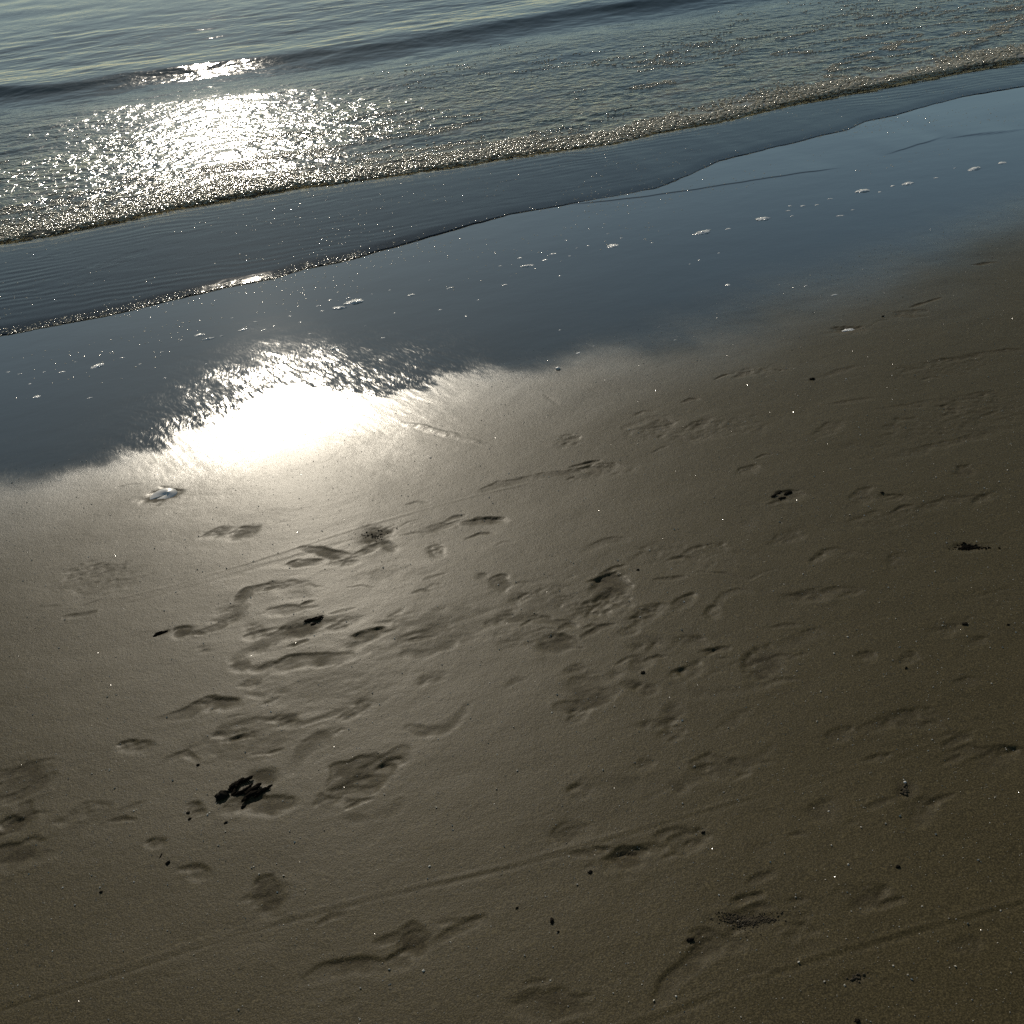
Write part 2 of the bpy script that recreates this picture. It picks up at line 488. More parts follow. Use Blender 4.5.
# hollows: (centre x, y, half axes in photo pixels, tilt, depth, crumble)
HOLLOWS = [
    (182, 631, 14, 7, 12, .013, .4), (222, 704, 22, 8, 5, .012, .1), (374, 535, 20, 11, 15, .012, 1.4), (388, 546, 9, 6, -20, .010, .5),
    (305, 628, 26, 10, 12, .010, .9), (285, 610, 16, 5, 5, .008, .3), (262, 778, 18, 9, 5, .012, .2), (265, 806, 28, 10, 8, .010, .2),
    (438, 527, 14, 5, 8, .006, .3), (355, 775, 34, 20, 25, .010, .1), (568, 833, 20, 12, 5, .009, 1.0), (625, 858, 26, 15, 10, .014, .5),
    (765, 664, 22, 18, 12, .014, .6), (748, 660, 8, 14, 10, .006, .5), (590, 688, 30, 18, 12, .008, .7), (610, 588, 24, 13, 0, .012, .4),
    (558, 644, 20, 10, 8, .010, .6), (652, 650, 24, 14, 0, .006, .4), (200, 874, 12, 8, 0, .006, .8), (268, 895, 18, 18, 40, .011, .8),
    (413, 942, 18, 18, 30, .012, .1), (820, 811, 22, 11, 0, .009, .5), (690, 842, 24, 13, 5, .009, .2), (868, 902, 18, 10, 20, .010, .1),
    (725, 770, 32, 10, 0, .009, .2), (790, 496, 20, 6, 5, .016, .6), (972, 548, 22, 5, 0, .016, .8), (805, 596, 24, 7, 5, .010, .6),
    (752, 921, 36, 11, 3, .010, 1.6), (705, 950, 22, 12, 20, .011, .3), (735, 946, 16, 10, 0, .008, 1.0), (555, 1005, 40, 16, 5, .009, .8),
    (856, 978, 18, 9, 0, .007, 1.0), (905, 790, 13, 10, 0, .010, 1.2), (18, 780, 36, 16, 30, .012, .6), (14, 826, 18, 10, 20, .012, .8),
    (20, 852, 46, 12, 12, .012, .5), (90, 820, 40, 18, 15, .005, 1.2), (95, 580, 45, 18, 8, .005, 2.0), (600, 612, 40, 16, 0, .005, 1.6),
    (560, 600, 60, 22, 0, .004, 1.2), (690, 556, 60, 14, 0, .004, 1.0), (700, 430, 80, 10, 5, .004, 1.4), (960, 420, 90, 22, 14, .005, 1.4),
    (430, 630, 70, 24, 10, .005, .6), (250, 740, 60, 22, 12, .005, .8), (330, 690, 80, 24, 5, .003, .6), (300, 590, 24, 8, 5, .004, .3),
    (162, 496, 20, 8, 10, .012, .3), (850, 330, 22, 5, 5, .010, .8), (950, 368, 60, 10, 8, .004, 1.2),
    (910, 314, 26, 4, 5, .008, .8), (660, 425, 20, 6, 10, .009, .8), (1000, 760, 36, 12, 5, .007, .8), (915, 720, 40, 12, 3, .007, 1.2),
    (765, 850, 18, 10, 0, .004, .4), (920, 812, 20, 16, 0, .006, .4), (800, 935, 26, 14, 0, .005, 1.0), (395, 575, 40, 8, 5, .003, .5),
    (640, 860, 36, 18, 10, .005, .8), (520, 640, 30, 14, 5, .004, .8), (600, 470, 26, 7, 5, .008, 1.0), (485, 521, 18, 5, 2, .010, .6),
    (885, 520, 40, 10, 5, .004, 1.0), (990, 600, 40, 12, 5, .003, 1.0), (760, 372, 30, 6, 8, .004, .8),
]
# toes of the clear bare footprint
for dx, dy, r in ((-20, 8, 4), (-19, -2, 4), (-15, -10, 4), (-8, -15, 4.5), (4, -17, 5)):
    HOLLOWS.append((765 + dx, 664 + dy, r, r * .7, 0, .007, .2))


# fainter scuffs and small cracks trodden between the clear marks
_rs = np.random.default_rng(23)
for cx, cy, ax, ay, *_ in list(HOLLOWS):
    for q in range(2 if 200 < cx < 800 else 1):
        x, y = cx + _rs.normal(0, 26), cy + _rs.normal(0, 15)
        if y < 470 and x < 520:
            continue
        L, a = _rs.uniform(6, 16), _rs.uniform(-.05, .45)
        STROKES.append(([(x - L, y + L * a), (x, y - _rs.uniform(0, 3)), (x + L, y - L * a)], _rs.uniform(.007, .014), _rs.uniform(.007, .013), .8))
for q in range(90):
    x, y = _rs.uniform(120, 1020), _rs.normal(640, 120)
    if y < 400 or (y < 500 and x < 560) or y > 990:
        continue
    HOLLOWS.append((x, y, _rs.uniform(8, 20), _rs.uniform(4, 9), _rs.uniform(-5, 30), _rs.uniform(.005, .0095), _rs.uniform(.7, 1.5)))


def build_sand():
    us = axis(-1.75, 6.6, .0062, -300, 300, 1.13)
    vs = axis(.75, 9.8, .0060, -120, 60, 1.10)
    Ug, Vg = np.meshgrid(us, vs)
    b = beach(Vg)
    z = b.copy()
    near = sstep(-3, -1.6, Ug) * (1 - sstep(9, 12, Ug)) * sstep(-1, .5, Vg)
    calm = 1 - .75 * sstep(-.5, .5, Vg - WETL(Ug))
    z += (.0032 * fbm(Ug * 1.3, Vg * 2.2, 1, 3) + .0007 * fbm(Ug * 6, Vg * 9, 4, 3)) * calm
    z += .00022 * fbm(Ug * 28, Vg * 46, 6, 2) * calm
    dist = np.zeros_like(z)
    crumb_f = fbm(Ug * 34, Vg * 52, 11, 3)
    crumb_m = fbm(Ug * 13, Vg * 22, 12, 2)
    crumb_s = fbm(Ug * 5, Vg * 8, 13, 3)
    warp = .5 * fbm(Ug * 16, Vg * 24, 14, 2)

    def window(lo, hi):
        i0, i1 = np.searchsorted(us, [lo[0], hi[0]])
        j0, j1 = np.searchsorted(vs, [lo[1], hi[1]])
        return slice(j0, j1), slice(i0, i1)

    for pts, hw, depth, cr in STROKES:
        P = np.array([gp(*q) for q in pts])
        m = hw * 3.2
        w = window(P.min(0) - m, P.max(0) + m)
        if w[0].start >= w[0].stop or w[1].start >= w[1].stop:
            continue
        uu, vv = Ug[w], Vg[w]
        dm = np.full(uu.shape, 9.0)
        tt = np.zeros(uu.shape)
        n = len(P) - 1
        for k in range(n):
            a, e = P[k], P[k + 1] - P[k]
            t = np.clip(((uu - a[0]) * e[0] + (vv - a[1]) * e[1]) / (e @ e + 1e-9), 0, 1)
            d = np.hypot(uu - a[0] - t * e[0], vv - a[1] - t * e[1])
            tt = np.where(d < dm, (k + t) / n, tt)
            dm = np.minimum(dm, d)
        tt_v = np.interp(tt * n, np.arange(n + 1), P[:, 1])
        far_side = sstep(0, .35, (vv - tt_v) / hw) * sstep(-.1, .35, crumb_s[w] + .2)
        r = dm / (hw * (.6 if len(pts) > 5 and pts[-1][0] - pts[0][0] > 240 else 1) * (.75 + .35 * np.sin(tt * math.pi) + .35 * crumb_s[w])) + warp[w] * (.7 + cr * .5)
        line = len(pts) > 5 and pts[-1][0] - pts[0][0] > 240
        depth = depth * (.24 if line else .31)
        fadeo = (.62 + .55 * crumb_s[w]) * (1 if line else sstep(-.05, .3, tt) * (1 - sstep(.75, 1.1, tt)) * .6 + .4)
        prof = ((1 - sstep(.05, 1.35, r)) * (1 - far_side) + (1 - sstep(.72, 1.04, r)) * far_side * (.7 if line else 1.25)) * np.clip(fadeo, .1, 1.2)
        rim = np.exp(-((r - 1.5) / .35) ** 2) * np.clip(.5 + crumb_m[w], 0, 1)
        z[w] += -depth * prof + .1 * depth * rim + (.0016 if not line else .0008) * (.3 + cr) * crumb_f[w] * prof
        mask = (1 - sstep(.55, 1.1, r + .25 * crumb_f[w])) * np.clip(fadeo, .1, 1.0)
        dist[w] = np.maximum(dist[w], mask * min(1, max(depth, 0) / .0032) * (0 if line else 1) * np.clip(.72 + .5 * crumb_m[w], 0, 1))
    for cx, cy, ax, ay, ang, depth, cr in HOLLOWS:
        ca, sa = math.cos(rad(ang)), math.sin(rad(ang))
        c = gp(cx, cy)
        A = np.stack([gp(cx + ax * ca, cy - ax * sa) - c, gp(cx + ay * sa, cy + ay * ca) - c], 1)
        ext = np.abs(A).sum(1) * 1.8
        w = window(c - ext, c + ext)
        if w[0].start >= w[0].stop or w[1].start >= w[1].stop:
            continue
        q = np.linalg.inv(A) @ np.stack([Ug[w].ravel() - c[0], Vg[w].ravel() - c[1]])
        r = np.hypot(q[0], q[1]).reshape(Ug[w].shape) + warp[w] * .8 + .15 * crumb_m[w]
        depth0, depth = depth, depth * .29
        far_side = (sstep(0, .35, -q[1]).reshape(r.shape)) * sstep(-.1, .35, crumb_s[w] + .2)
        prof = (1 - sstep(.15, 1.3, r)) * (1 - far_side) + (1 - sstep(.78, 1.02, r)) * far_side * 1.2
        rim = np.exp(-((r - 1.45) / .3) ** 2) * np.clip(.5 + crumb_m[w], 0, 1)
        z[w] += -depth * prof + .1 * depth * rim + cr * (.0010 if ax > 35 else .0020) * (crumb_f[w] + .4 * crumb_m[w]) * prof
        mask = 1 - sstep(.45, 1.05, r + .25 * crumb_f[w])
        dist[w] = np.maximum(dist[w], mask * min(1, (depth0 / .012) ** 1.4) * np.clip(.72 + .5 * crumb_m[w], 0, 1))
    # thin lips of earlier swashes lying on the wet sand
    for pts, hh in (([(560, 205), (640, 197), (700, 188), (760, 179), (800, 173), (845, 167)], .0032),
                    ([(880, 156), (905, 149), (930, 141), (946, 134)], .0032), ([(940, 139), (980, 134), (1030, 129)], .0034),
                    ([(500, 166), (560, 163), (640, 161), (715, 158)], .0022)):
        P = np.array([gp(*q) for q in pts])
        w = window(P.min(0) - .1, P.max(0) + np.array([.1, 1.6]))
        vv = np.interp(Ug[w], P[:, 0], P[:, 1]) + .02 * fbm(Ug[w] * 3, Ug[w] * 0, 91)
        s = Vg[w] - vv
        ends = sstep(P[0, 0], P[0, 0] + .3, Ug[w]) * (1 - sstep(P[-1, 0] - .3, P[-1, 0], Ug[w]))
        z[w] += hh * ends * np.where(s < 0, np.exp(-(s / .014) ** 2), np.exp(-s / .5))
    # how wet: glassy below a ragged line, the ragged edge drawn out down the slope
    left = sstep(-.7, .1, Ug) * (1 - sstep(1.0, 1.9, Ug))
    width = .55 - .25 * left + .95 * sstep(1.5, 4.2, Ug)
    shear = 1.2 * noise(Ug * 1.7, Vg * 1.1, 29)
    rag = .16 * fbm(Ug * 3.0, Vg * 1.2, 21, 3) + (.05 + .12 * left) * fbm(Ug * 7 + Vg * 4 + shear, Vg * 3.6, 22, 4) + .10 * left * fbm(Ug * 48 + Vg * 18 + 5 * shear, Vg * 11, 23, 3)
    s = Vg - WETL(Ug) + rag
    wet = sstep(-.5, .5, s / width)
    # fine rills where the backwash drains over the edge
    rill = np.exp(-((s - .22) / .50) ** 2)
    z += .0011 * rill * left * (fbm(Ug * 24 + Vg * 9 + 3 * shear, Vg * 6, 24, 4) + .45 * fbm(Ug * 60 + Vg * 20 + 5 * shear, Vg * 16, 25, 2))
    wet = np.clip(wet - .30 * rill * left * np.clip(fbm(Ug * 56 + Vg * 20 + 5 * shear, Vg * 13, 26, 3) + .25 * fbm(Ug * 4, Vg * 4, 27, 2), 0, 1), 0, 1)
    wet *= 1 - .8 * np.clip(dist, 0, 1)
    # the packed sand dries from the wet edge upwards
    dry = WETL(Ug) - Vg + .22 * fbm(Ug * 1.6, Vg * 2.0, 28, 3)
    damp = .06 + .94 * np.exp(-(np.clip(dry, 0, None) / .50) ** 1.6)
    verts = np.stack([Ug, Vg, z], -1).reshape(-1, 3)
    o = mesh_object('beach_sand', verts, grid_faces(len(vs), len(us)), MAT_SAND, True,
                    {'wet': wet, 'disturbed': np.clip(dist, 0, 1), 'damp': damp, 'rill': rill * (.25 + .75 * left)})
    o.rotation_euler.z = SHORE
    tag(o, kind='structure')

    def height(u, v):
        i = np.clip(np.searchsorted(us, u) - 1, 0, len(us) - 2)
        j = np.clip(np.searchsorted(vs, v) - 1, 0, len(vs) - 2)
        fu, fv = (u - us[i]) / (us[i + 1] - us[i]), (v - vs[j]) / (vs[j + 1] - vs[j])
        return (z[j, i] * (1 - fu) + z[j, i + 1] * fu) * (1 - fv) + (z[j + 1, i] * (1 - fu) + z[j + 1, i + 1] * fu) * fv
    return height


sand_z = build_sand()


def build_sea():
    us = axis(-3.6, 13.5, .018, -900, 900, 1.14)
    fine = np.concatenate([np.arange(-.10, .12, .006), np.arange(.12, 3.6, .011), np.arange(3.6, 12, .026)])
    out, x, s = [], fine[-1], .026
    while x < 6000:
        s *= 1.045
        x += s
        out.append(x)
    ss = np.concatenate([fine, out])
    base = LIP(us)
    Ug = np.repeat(us[None], len(ss), 0)
    Vg = base[None] + ss[:, None]
    z, depth, chop, s, w, foam = water_z(Ug, Vg)
    sea = mesh_object('sea', np.stack([Ug, Vg, z], -1).reshape(-1, 3), grid_faces(len(ss), len(us)), MAT_WATER, True,
                      {'depth': depth, 'chop': chop, 'foam': foam})
    sea.rotation_euler.z = SHORE
    tag(sea, kind='structure')


build_sea()


# ------------------------------------------------------------------ foam of bubbles
def ico(sub):
    t = (1 + 5 ** .5) / 2
    v = [(-1, t, 0), (1, t, 0), (-1, -t, 0), (1, -t, 0), (0, -1, t), (0, 1, t), (0, -1, -t), (0, 1, -t), (t, 0, -1), (t, 0, 1), (-t, 0, -1), (-t, 0, 1)]
    f = [(0, 11, 5), (0, 5, 1), (0, 1, 7), (0, 7, 10), (0, 10, 11), (1, 5, 9), (5, 11, 4), (11, 10, 2), (10, 7, 6), (7, 1, 8),
         (3, 9, 4), (3, 4, 2), (3, 2, 6), (3, 6, 8), (3, 8, 9), (4, 9, 5), (2, 4, 11), (6, 2, 10), (8, 6, 7), (9, 8, 1)]
    v = [np.array(p) / np.linalg.norm(p) for p in v]
    for _ in range(sub):
        nf, mid = [], {}

        def mp(a, b):
            k = (min(a, b), max(a, b))
            if k not in mid:
                p = v[a] + v[b]
                v.append(p / np.linalg.norm(p))
                mid[k] = len(v) - 1
            return mid[k]
        for a, b, c in f:
            x, y, zz = mp(a, b), mp(b, c), mp(c, a)
            nf += [(a, x, zz), (b, y, x), (c, zz, y), (x, y, zz)]
        f = nf
    return np.array(v), np.array(f)


ICO1, ICO2, ICO3, ICO4 = (ico(k) for k in (1, 2, 3, 4))


def scatter(name, pts, radii, flat, mat, shape=ICO1, smooth=True, spin=False):
    V0, F0 = shape
    n, k = len(pts), len(V0)
    sc = np.stack([radii * (.8 + .5 * RNG.random(n)), radii * (.8 + .5 * RNG.random(n)), radii * flat], -1)
    vv = V0[None] * sc[:, None]
    if spin:
        q = RNG.normal(size=(n, 4))
        q /= np.linalg.norm(q, axis=1)[:, None]
        w, x, y, zz = q.T
        Rm = np.stack([1 - 2 * (y * y + zz * zz), 2 * (x * y - zz * w), 2 * (x * zz + y * w),
                       2 * (x * y + zz * w), 1 - 2 * (x * x + zz * zz), 2 * (y * zz - x * w),
                       2 * (x * zz - y * w), 2 * (y * zz + x * w), 1 - 2 * (x * x + y * y)], -1).reshape(n, 3, 3)
        vv = np.einsum('nij,nkj->nki', Rm, vv)
    verts = (vv + pts[:, None]).reshape(-1, 3)
    faces = (F0[None] + (np.arange(n) * k)[:, None, None]).reshape(-1, 3)
    o = mesh_object(name, verts, faces, mat, smooth)
    o.rotation_euler.z = SHORE
    return o


def bubbles():
    # the bubbling front of the little broken wave
    n = 16000
    u = RNG.uniform(-2.6, 12.5, n)
    w = -.02 + np.abs(RNG.normal(0, .32, n)) * np.clip(.85 + .75 * fbm(u * .9, u * 0 + 4, 55), .3, 1.7)
    v = BORE(u) + w + .05 * fbm(u * 1.5, u * 0 + 9, 53) + .02 * fbm(u * 7, u * 0 + 2, 54)
    keep = (fbm(u * 2.5, v * 5, 101, 3) > -.55 + w * .9)
    u, v, w = u[keep], v[keep], w[keep]
    z = water_z(u, v)[0]
    r = RNG.uniform(.006, .020, len(u)) * (1 - .4 * sstep(.2, .6, w))
    z = z + r * .25 + .007 * RNG.random(len(u)) ** 2 * np.exp(-w / .2)
    tag(scatter('sea_foam', np.stack([u, v, z], -1), r, RNG.uniform(.22, .48, len(u)), MAT_BUBBLE),
        'sparkling gold brown band of foam bubbles on the front of the small broken wave', 'foam', kind='stuff')
    # threads of spent foam on the churned water behind
    n = 130000
    u = RNG.uniform(-3, 13, n)
    w = RNG.gamma(1.8, 1.0, n)
    v = BORE(u) + w
    m = 1 - np.abs(fbm(u * 1.1, v * 3.4, 111, 4)) * 5.5
    keep = (m > .36 + .08 * w) & (fbm(u * .5, v * .9, 113, 2) > -.25 + .06 * w) & (w < 5.5)
    u, v, w = u[keep][:32000], v[keep][:32000], w[keep][:32000]
    z = water_z(u, v)[0]
    r = RNG.uniform(.004, .013, len(u))
    tag(scatter('foam_thread', np.stack([u, v, z + .002], -1), r, RNG.uniform(.25, .5, len(u)), MAT_BUBBLE),
        'pale threads of spent foam on the churned water behind the broken wave', 'foam', kind='stuff')

    # single bubbles drifting on the thin water in front of it
    n = 6200
    u = RNG.uniform(-2.5, 9, n)
    u[4600:5800] = RNG.uniform(-1.6, 1.5, 1200)
    s = RNG.random(n) ** 1.5 * 2.6
    v = LIP(u) - 1.3 * RNG.random(n) ** 2.2 + s * (RNG.random(n) > .35)
    keep = (v < BORE(u) - .05) & (fbm(u * 1.4, v * 2.5, 121, 3) > .0)
    keep[4600:] = True
    v[4600:] = LIP(u[4600:]) + .035 * fbm(u[4600:] * 2.1, u[4600:] * 0 + 3, 51) + .012 * fbm(u[4600:] * 9, u[4600:] * 0 + 1, 52) + RNG.random(n - 4600) ** 2 * .12
    u, v = u[keep], v[keep]
    z = np.maximum(water_z(u, v)[0], sand_z(u, v))
    r = RNG.uniform(.0018, .0060, len(u))
    tag(scatter('foam_bubble', np.stack([u, v, z + .0005], -1), r, RNG.uniform(.15, .4, len(u)), MAT_BUBBLE),
        'scattered tiny bubbles drifting on the thin clear water before the wave', 'foam', kind='stuff')


bubbles()


def shell_grit():
    n = 46000
    u = RNG.uniform(-1.7, 6.5, n)
    v = RNG.uniform(.8, 7.2, n)
    k = v < WETL(u) + .2
    u, v = u[k], v[k]
    z = sand_z(u, v)
    r = RNG.uniform(.0007, .0020, len(u)) * (1 + (RNG.random(len(u)) > .93) * 1.1)
    octa = (np.array([(1, 0, 0), (-1, 0, 0), (0, 1, 0), (0, -1, 0), (0, 0, 1), (0, 0, -1)], float),
            np.array([(0, 2, 4), (2, 1, 4), (1, 3, 4), (3, 0, 4), (2, 0, 5), (1, 2, 5), (3, 1, 5), (0, 3, 5)]))
    tag(scatter('shell_grit', np.stack([u, v, z + r * .3], -1), r, RNG.uniform(.4, .9, len(u)), MAT_GRIT, octa, False, True),
        'tiny glinting shell grains sprinkled all over the packed brown sand', 'grit', kind='stuff')


shell_grit()


# ------------------------------------------------------------------ things lying about
def lump_mesh(name, mat, seed, squash=(1, .7, .5), rough=.25, shape=ICO3, freq=1.7, base_cut=-.55):
    V0, F0 = shape
    r = 1 + rough * (fbm(V0[:, 0] * freq + V0[:, 2] * 1.3 + 7, V0[:, 1] * freq - V0[:, 2] + seed, seed, 3))
    vv = V0 * r[:, None]
    vv[:, 2] = np.maximum(vv[:, 2], base_cut)
    vv = vv * np.array(squash)
    vv[:, 2] -= vv[:, 2].min()
    o = mesh_object(name, vv, F0, mat, True)
    return o


def px_size(x, y):
    return float(np.hypot(*(gp(x + 1, y) - gp(x, y))))


def place(o, x, y, size_px, spin=0.0, sink=.12, on_water=False):
    """size_px: half length as it shows in the photo"""
    u, v = gp(x, y)
    s = px_size(x, y) * size_px * (.8 if o.name.startswith('pebble') else 1)
    z = float(sand_z(np.array([u]), np.array([v]))[0])
    if on_water:
        z = max(z, float(water_z(np.array([u]), np.array([v]))[0][0]))
    o.location = to_world(u, v, z - s * sink)
    o.scale = (s, s, s)
    o.rotation_euler.z = spin
    return o


PEBBLES = [
    (222, 796, 8.5, .5, 'big black oval stone at the left end of the seaweed clump'),
    (243, 806, 3.4, .7, 'small black stone just below the seaweed clump'),
    (188, 813, 2.2, 0, 'upper of two tiny black stones left of and below the oval stone'),
    (190, 819, 2.6, .6, 'lower of two tiny black stones left of and below the oval stone'),
    (226, 823, 2.2, .2, 'tiny round black stone below the black oval stone'),
    (168, 863, 3.2, 1.1, 'small black stone beside an upright black splinter in lower left sand'),
    (198, 765, 2.2, .3, 'tiny black stone on the sand above and left of the seaweed clump'),
    (101, 892, 1.9, .2, 'tiny lone black stone on smooth sand near the lower left edge'),
    (690, 940, 4.6, .1, 'black stone left of and below the patch of coarse dark grit'),
    (898, 867, 3.0, .2, 'small black stone alone in the lower right sand'),
    (517, 908, 2.0, .4, 'tiny black stone up and left of the black upright pebble'),
    (552, 921, 4.2, 1.4, 'black upright pebble with a pale grain at its foot, bottom centre'),
    (558, 932, 2.0, .9, 'tiny dark stone touching below the black upright pebble'),
    (643, 673, 2.8, .2, 'small dark stone beside a pale grain left of the bare footprint'),
    (906, 668, 2.4, .9, 'tiny dark stone on smooth sand to the right of the bare footprint'),
    (883, 316, 2.0, .2, 'tiny dark stone on the dim wet sand at upper right'),
    (812, 379, 3.0, .3, 'dark stone at the end of a scrape on the upper right sand'),
    (965, 624, 3.4, .1, 'flat dark stone on the sand at the right edge below the blackish grit strip'),
    (882, 493, 2.2, .1, 'tiny dark stone halfway up the right side, left of the blackish grit strip'),
    (1008, 625, 2.0, .1, 'tiny dark stone nearest the right edge beside the flat dark stone'),
    (857, 1021, 3.4, .1, 'dark stone cut by the bottom edge of the picture at lower right'),
    (703, 832, 2.6, .3, 'small dark stone beside a shallow print right of centre near the bottom'),
    (590, 872, 2.8, .3, 'small dark stone at the left rim of the shallow hollow below the long groove'),
    (638, 570, 2.0, .3, 'tiny dark stone above the thin dark crack right of centre'),
]
for i, (x, y, s, a, lab) in enumerate(PEBBLES):
    o = lump_mesh('pebble', MAT_PEBBLE, 200 + i, (1, .5 + .3 * random.random(), .45), .55, freq=2.1)
    place(o, x, y, s, a, .10)
    tag(o, lab, 'pebble')
o = lump_mesh('splinter', MAT_PEBBLE, 260, (1, .22, .22), .3)
place(o, 161, 856, 3.2, 1.35, .1)
tag(o, 'thin black splinter standing up and left of a small black stone, lower left', 'splinter')
for x, y, s, lab in ((558, 369, 3.0, 'bright white pebble at the edge of the wet sand, upper centre'),
                     (905, 782, 2.0, 'tiny white pebble on top of the crumbled sand lump, lower right')):
    o = lump_mesh('pebble', MAT_SHELL, int(x), (1, .8, .6), .15)
    place(o, x, y, s, .3, .02)
    tag(o, lab, 'pebble')


def join_lumps(name, mat, items, label, cat, at, kind=None):
    """several overlapping lumps as one mesh; items: (dx, dy in photo px, half length px, spin, squash, seed, rough)"""
    c = gp(*at)
    cz = float(sand_z(np.array([c[0]]), np.array([c[1]]))[0])
    VV, FF, n = [], [], 0
    for dx, dy, hl, sp, sq, seed, rg, lift in items:
        V0, F0 = ICO3 if hl > 3 else ICO2
        x, y = at[0] + dx, at[1] + dy
        s = px_size(x, y) * hl
        r = 1 + rg * fbm(V0[:, 0] * 3.1 + V0[:, 2] + 3, V0[:, 1] * 3.1 - V0[:, 2] + seed, seed, 3)
        vv = V0 * r[:, None] * np.array(sq) * s * np.array([1, 1, .55 if kind is None else 1])
        # a bend along the length so that pieces of weed curl
        vv[:, 1] += .14 * s * np.sin(vv[:, 0] / s * 1.8 + seed) * (sq[1] < .45)
        ca, sa = math.cos(sp), math.sin(sp)
        vv = np.stack([vv[:, 0] * ca - vv[:, 1] * sa, vv[:, 0] * sa + vv[:, 1] * ca, vv[:, 2]], -1)
        q = gp(x, y)
        qz = float(sand_z(np.array([q[0]]), np.array([q[1]]))[0])
        p = np.array([q[0] - c[0], q[1] - c[1], qz - cz + s * (sq[2] * .6 + lift) * (.55 if kind is None else 1)])
        VV.append(vv + p)
        FF.append(F0 + n)
        n += len(V0)
    o = mesh_object(name, np.concatenate(VV), np.concatenate(FF), mat, True)
    o.location = to_world(c[0], c[1], cz)
    o.rotation_euler.z = SHORE
    return tag(o, label, cat, kind=kind)


join_lumps('seaweed_clump', MAT_WEED, [
    (-8, -4, 7, .5, (1, .35, .35), 1, .5, .15), (-3, -6, 7, .9, (1, .30, .35), 2, .5, .3), (3, -9, 6, .4, (1, .35, .4), 3, .5, .25),
    (-9, 2, 5, 1.2, (1, .35, .3), 4, .5, .0), (2, 0, 8, .3, (1, .22, .25), 5, .5, .2), (10, 0, 9, .25, (1, .30, .30), 6, .5, .1),
    (18, 2, 8, .1, (1, .28, .28), 7, .5, .0), (8, 6, 8, .35, (1, .34, .35), 8, .5, .0), (16, 4, 5, .6, (1, .4, .3), 9, .5, .05),
    (-4, 4, 5, .1, (1, .3, .3), 10, .5, .0), (27, -4, 2.6, .1, (1, .5, .4), 11, .4, .0), (-12, -1, 4, 1.5, (1, .4, .4), 12, .5, .1)],
    'black wet clump of seaweed pieces lying in the lower left sand', 'seaweed', (243, 790))
join_lumps('dark_scrap', MAT_WEED, [  # near-black lumps stand in for the shade of pits in the sand
    (-10, 1, 4, .2, (1, .35, .3), 31, .5, .0), (-4, -3, 4, .3, (1, .3, .3), 32, .5, .0), (4, -2, 5, .2, (1, .3, .3), 33, .5, .0),
    (-2, 3, 4, .1, (1, .4, .3), 34, .5, .0)],
    'small black lumps added for shaded pits at the left end of a print, upper right sand', 'seaweed', (784, 495))
join_lumps('dark_scrap', MAT_WEED, [
    (-3, 0, 5, .2, (1, .35, .3), 41, .5, .05), (5, -2, 6, .1, (1, .35, .3), 42, .5, .1), (1, 3, 3, .1, (1, .4, .3), 43, .5, .0)],
    'two dark bits of weed on top of a long smeared print left of centre', 'seaweed', (312, 620))
join_lumps('dark_scrap', MAT_WEED, [
    (-3, 0, 4, .4, (1, .35, .3), 51, .5, .0), (3, -2, 4, .3, (1, .3, .3), 52, .5, .0)],
    'small dark scrap of weed at the left tip of a smeared print, far left', 'seaweed', (160, 634))


def grit_patch(name, at, ax, ay, n, smin, smax, mat, label, cat, seed):
    rs = np.random.default_rng(seed)
    items = []
    for k in range(n):
        a, r = rs.uniform(0, 6.283), math.sqrt(rs.random())
        r = min(1.5, abs(rs.normal(0, .55))) * (.75 + .35 * math.sin(3 * a + seed) + .2 * math.sin(5 * a))
        s = rs.uniform(smin, smax)
        items.append((ax * r * math.cos(a), ay * r * math.sin(a), s, rs.uniform(0, 3), (1, .75, .65), int(seed * 31 + k), .4, rs.uniform(-.45, .1)))
    return join_lumps(name, mat, items, label, cat, at, 'stuff')


grit_patch('coarse_grit', (748, 920), 37, 9, 1000, .35, 1.05, MAT_CRUMB, 'oval patch of coarse dark grit on the sand, bottom right of centre', 'grit', 3)
grit_patch('coarse_grit', (970, 547), 17, 3, 420, .4, 1.3, MAT_WEED, 'narrow strip of blackish grit in a hollow at the right edge', 'grit', 7)
grit_patch('coarse_grit', (375, 535), 17, 7, 90, .3, .9, MAT_CRUMB, 'dark crumbly grit in a print beside the upper groove left of centre', 'grit', 4)
grit_patch('coarse_grit', (856, 978), 12, 6, 50, .6, 1.7, MAT_CRUMB, 'small scatter of dark grit below the lower right groove', 'grit', 5)
grit_patch('coarse_grit', (905, 790), 7, 7, 40, .6, 1.8, MAT_CRUMB, 'crumbled heap of dark grit with a white pebble on it, lower right', 'grit', 6)


def make_shell():
    """one half of a clam shell lying hollow side down, fan ribs on its back"""
    na, nr = 49, 14
    V, Fq = [], []
    for j in range(nr):
        r = j / (nr - 1)
        for i in range(na):
            a = -math.pi * .95 + 1.9 * math.pi * i / (na - 1)
            R = r * (1 + .018 * math.cos(a * 26) * r)
            x = R * math.cos(a) * 1.0 + .35 * (1 - r)
            y = R * math.sin(a) * .82
            z = .15 * math.sqrt(max(0, 1 - r ** 2.2)) + .012 * r * math.cos(a * 26) + .10 * (1 - r) * math.cos(a)
            V.append((x, y, z))
    for j in range(nr - 1):
        for i in range(na - 1):
            q = j * na + i
            Fq.append((q, q + 1, q + na + 1, q + na))
    o = mesh_object('clam_shell', np.array(V), np.array(Fq), MAT_SHELL)
    mod = o.modifiers.new('thickness', 'SOLIDIFY')
    mod.thickness = .05
    return o


